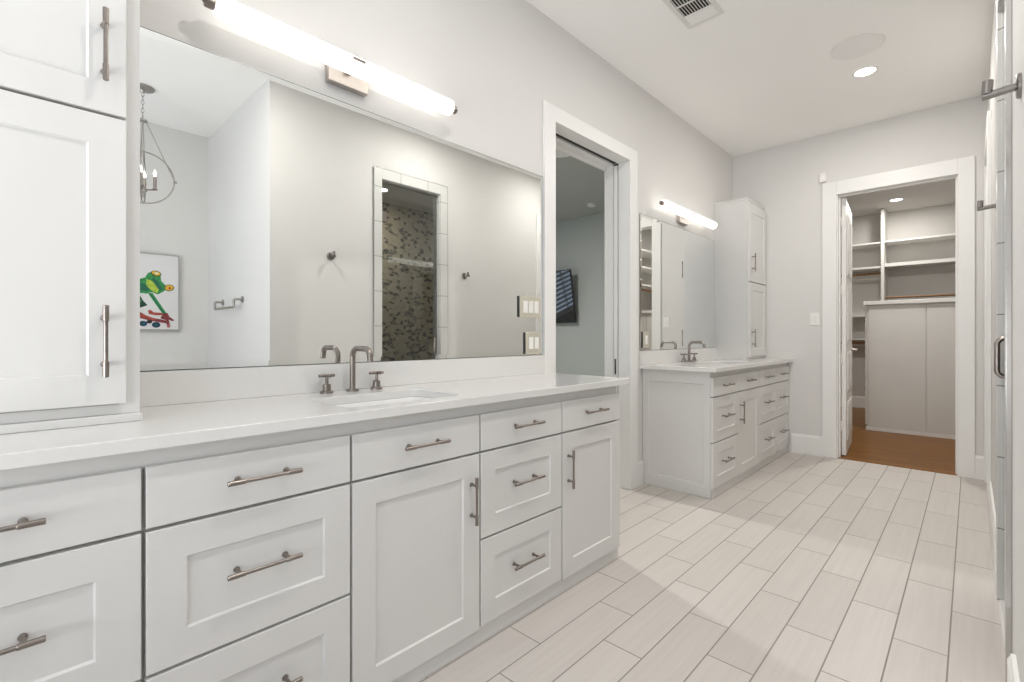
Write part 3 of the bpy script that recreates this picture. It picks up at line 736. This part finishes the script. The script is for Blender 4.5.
poly([(.62, 1.432), (.63, 1.412), (.776, 1.352), (.86, 1.335), (.97, 1.29), (.93, 1.284), (.834, 1.315), (.731, 1.334)], 'red')
poly([(.898, 1.37), (.916, 1.378), (.94, 1.354), (1.001, 1.352), (1.013, 1.33), (.952, 1.328), (.904, 1.338)], 'red')
poly([(1.011, 1.345), (1.044, 1.353), (1.06, 1.316), (1.098, 1.287), (1.082, 1.277), (1.053, 1.292), (1.063, 1.241), (1.041, 1.228), (1.032, 1.285), (.989, 1.302)], 'maroon')
ell(.863, 1.251, .030, .024, 'navy'); ell(.958, 1.241, .032, .026, 'navy'); ell(.908, 1.268, .022, .016, 'ink'); ell(.863, 1.251, .012, .010, 'teal'); ell(.958, 1.241, .013, .011, 'teal')
ell(.62, 1.36, .030, .026, 'navy'); ell(1.052, 1.232, .014, .016, 'pink')
mb.build('canvas', [M['canvas']] + [M['p_' + k] for k in pm], fp, label='white canvas with painted frog')

# chandelier: rod cage with two crossed rings, four candle lamps
CX, CY = 2.79, .736
ch = thing('chandelier', (CX, CY, H), 'dark metal cage chandelier with candle bulbs hanging from the ceiling, seen in the mirror', 'chandelier')
MB().lathe((CX, CY, H - .0005), (0, 0, -1), [(0, .076), (.012, .074), (.02, .055), (.026, .018), (.04, .010)], 28).build('canopy', M['iron'], ch)
mb = MB(); z = H - .036; k = 0
while z > 2.83:
    pts = []
    for i in range(14):
        a = 2 * PI * i / 14; u = .0085 * math.cos(a); w = .020 * math.sin(a)
        pts.append((CX + (u if k % 2 else 0), CY + (0 if k % 2 else u), z - .018 + w))
    mb.tube(pts, .0022, 6, closed=True); z -= .031; k += 1
mb.build('chain', M['iron'], ch)
zh = 2.80; zr = 2.36; RR = .198
mb = MB().tube([(CX + .016 * math.cos(2 * PI * i / 20), CY, zh + .018 + .02 * math.sin(2 * PI * i / 20)) for i in range(20)], .003, 6, closed=True)
mb.lathe((CX, CY, zh + .0), (0, 0, -1), [(-.006, .012), (0, .030), (.012, .030), (.018, .012)], 20)
mb.tube([(CX, CY, zh - .01), (CX, CY, zr - .10)], .006, 10)
mb.lathe((CX, CY, zr - .085), (0, 0, -1), [(0, .012), (.01, .022), (.03, .022), (.045, .010), (.06, .012), (.075, .003)], 16)
mb.build('stem', M['iron'], ch)
for a0 in (math.radians(97), math.radians(14)):
    ca, sa = math.cos(a0), math.sin(a0); mb = MB()
    mb.tube([(CX + RR * math.cos(2 * PI * i / 48) * ca, CY + RR * math.cos(2 * PI * i / 48) * sa, zr + RR * math.sin(2 * PI * i / 48)) for i in range(48)], .0055, 8, closed=True)
    for s in (-1, 1):
        mb.tube([(CX + s * .02 * ca, CY + s * .02 * sa, zh - .006), (CX + s * RR * ca, CY + s * RR * sa, zr + .012)], .0035, 8)
        mb.lathe((CX + s * (RR - .006) * ca, CY + s * (RR - .006) * sa, zr), (s * ca, s * sa, 0), [(0, .009), (.02, .009), (.028, .004)], 10)
    mb.build('ring', M['iron'], ch)
for i in range(4):
    a = math.radians(17 + 90 * i); px, py = CX + .076 * math.cos(a), CY + .076 * math.sin(a)
    mb = MB().tube([(CX, CY, zr - .095), (px, py, zr - .088)], .006, 8); mb.lathe((px, py, zr - .09), (0, 0, 1), [(0, .012), (.004, .02), (.008, .02), (.010, .011), (.105, .011)], 14)
    c = mb.build('candle', M['nickel'], ch)
    MB().lathe((px, py, zr + .015), (0, 0, 1), [(0, .006), (.012, .010), (.024, .011), (.04, .006), (.054, .001)], 14).build('bulb', M['bulb'], c, label='lit candle bulb')

# ------------------------------------------------------------------ closet fittings
pc = thing('closet_cabinet', (1.6, 7.47, .004), 'chest-high pale grey cabinet with flat panels standing on the closet wood floor', 'cabinet')
mb = MB().box(.925, 2.348, 7.20, 7.75, .005, 1.515); mb.build('body', M['panelgrey'], pc, .002)
MB().box(.895, 2.349, 7.165, 7.77, 1.5155, 1.56).build('top', M['closet_trim'], pc, .004)
for a, b in ((.945, 1.470), (1.480, 1.99), (2.0, 2.33)):
    front((a, 7.20, .05), (1, 0, 0), (0, 0, 1), (0, -1, 0), b - a, 1.45, th=.012, flat=True).build('panel', M['panelgrey'], pc)
MB().box(.915, 2.348, 7.184, 7.1995, .005, .048).build('base_board', M['closet_trim'], pc, .003)
for k in range(5):
    z0 = .07 + k * .28
    f = front((.925, 7.73, z0), (0, -1, 0), (0, 0, 1), (-1, 0, 0), .51, .272, th=.018, stile=.05, rail=.05).build('drawer', M['closet_trim'], pc)
    bar_pull((.907, 7.47, z0 + .14), (0, 1, 0), (-1, 0, 0), .15, f)
def shelving(name, x0, x1, shelves, rods, label):
    v = thing(name, ((x0 + x1) / 2, 9.22, 1.0), label, 'shelving')
    for z, th in shelves: MB().box(x0, x1, 9.05, 9.399, z - th / 2, z + th / 2).build('shelf', M['closet_trim'], v, .002)
    for z in rods:
        MB().cyl((x0 + .001, 9.12, z), (x1 - .001, 9.12, z), .016, n=16).build('hanging_rod', M['oakrod'], v, label='round wooden hanging rod')
        MB().box(x0, x1, 9.375, 9.399, z - .06, z + .04).build('cleat', M['closet_trim'], v, .001)
    return v
R = shelving('closet_shelving', .905, 2.348, [(2.55, .022), (2.20, .05)], [1.72], 'white wall shelves with a wood rod on the closet back wall, above the grey cabinet')
MB().box(.862, .904, 9.03, 9.399, 1.66, H - .01).build('divider', M['closet_trim'], R, .002)
Lf = shelving('closet_shelving', .001, .861, [(2.545, .022), (2.18, .03), (1.45, .018), (1.095, .02)], [2.09, 1.04],
              'white wall shelves with wood rods on the closet back wall beside the open door')
v = thing('closet_shelving', (2.2, 8.4, 1.5), 'white shelves with a wood rod along the closet side wall, seen in the far mirror', 'shelving')
for z in (2.26, 1.97, 2.535): MB().box(2.0, 2.349, 6.0, 9.0, z - .012, z + .012).build('shelf', M['closet_trim'], v, .002)
MB().cyl((2.06, 6.02, 1.90), (2.06, 8.98, 1.90), .02, n=14).build('hanging_rod', M['oakrod'], v)
for yy in (6.0, 9.0): MB().box(2.02, 2.349, yy, yy + .02, 1.52, H - .01).build('divider', M['closet_trim'], v, .001)

# ------------------------------------------------------------------ bedroom television and detector
tv = thing('television', (-3.5, 6.25, 1.4), 'black flat television tilted on the bedroom wall, seen through the pocket door opening', 'television')
def tq(u, w, d):   # u across 0..1, w up 0..1, d depth out of the screen plane (towards the room)
    x = -4.18 + 1.46 * u; y = 6.30 - .15 * w - .98 * d; z = 1.365 + .835 * w - .18 * d
    return (x, y, z)
def tbox(u0, u1, w0, w1, d0, d1, mb):
    c = [tq(u, w, d) for d in (d0, d1) for u, w in ((u0, w0), (u1, w0), (u1, w1), (u0, w1))]
    mb.add(c, [(0, 3, 2, 1), (4, 5, 6, 7), (0, 1, 5, 4), (1, 2, 6, 5), (2, 3, 7, 6), (3, 0, 4, 7)])
    return mb
tbox(0, 1, 0, 1, 0, .03, MB()).build('casing', M['black'], tv, .003)
tbox(.008, .992, .02, .985, .0302, .0325, MB()).build('screen', M['screen'], tv, label='glossy black screen')
mb = MB().box(-3.6, -3.3, 6.345, 6.368, 1.65, 1.95); mb.cyl((-3.45, 6.35, 1.8), (-3.45, 6.23, 1.8), .03, n=14); mb.build('wall_bracket', M['black'], tv, .002)
sm = thing('smoke_detector', (-2.13, 5.85, H), 'small white smoke detector on the bedroom ceiling, seen through the pocket door opening', 'detector')
MB().lathe((-2.13, 5.85, H - .0005), (0, 0, -1), [(0, .065), (.012, .065), (.03, .058), (.038, .04)], 28).build('housing', M['plastic'], sm)

# ------------------------------------------------------------------ groups of repeated things
GROUPS = dict(vanity_cabinet='vanity cabinets along the left wall', countertop='quartz countertops on the vanities', backsplash='quartz backsplashes under the mirrors',
              sink='undermount sinks in the countertops', faucet='widespread faucets at the sinks', wall_mirror='frameless mirrors on the left wall',
              linen_cabinet='tall cabinets standing on the counters', vanity_light='tube lights above the mirrors', switch_plate='switch plates on the mirrors',
              ceiling_light='recessed ceiling downlights', ceiling_speaker='round ceiling speakers', robe_hook='robe hooks on the right wall',
              closet_shelving='wall shelving in the closet')
for o in S.objects:
    if o.parent is None and 'category' in o:
        g = GROUPS.get(o.name.split('.')[0])
        if g: o['group'] = g
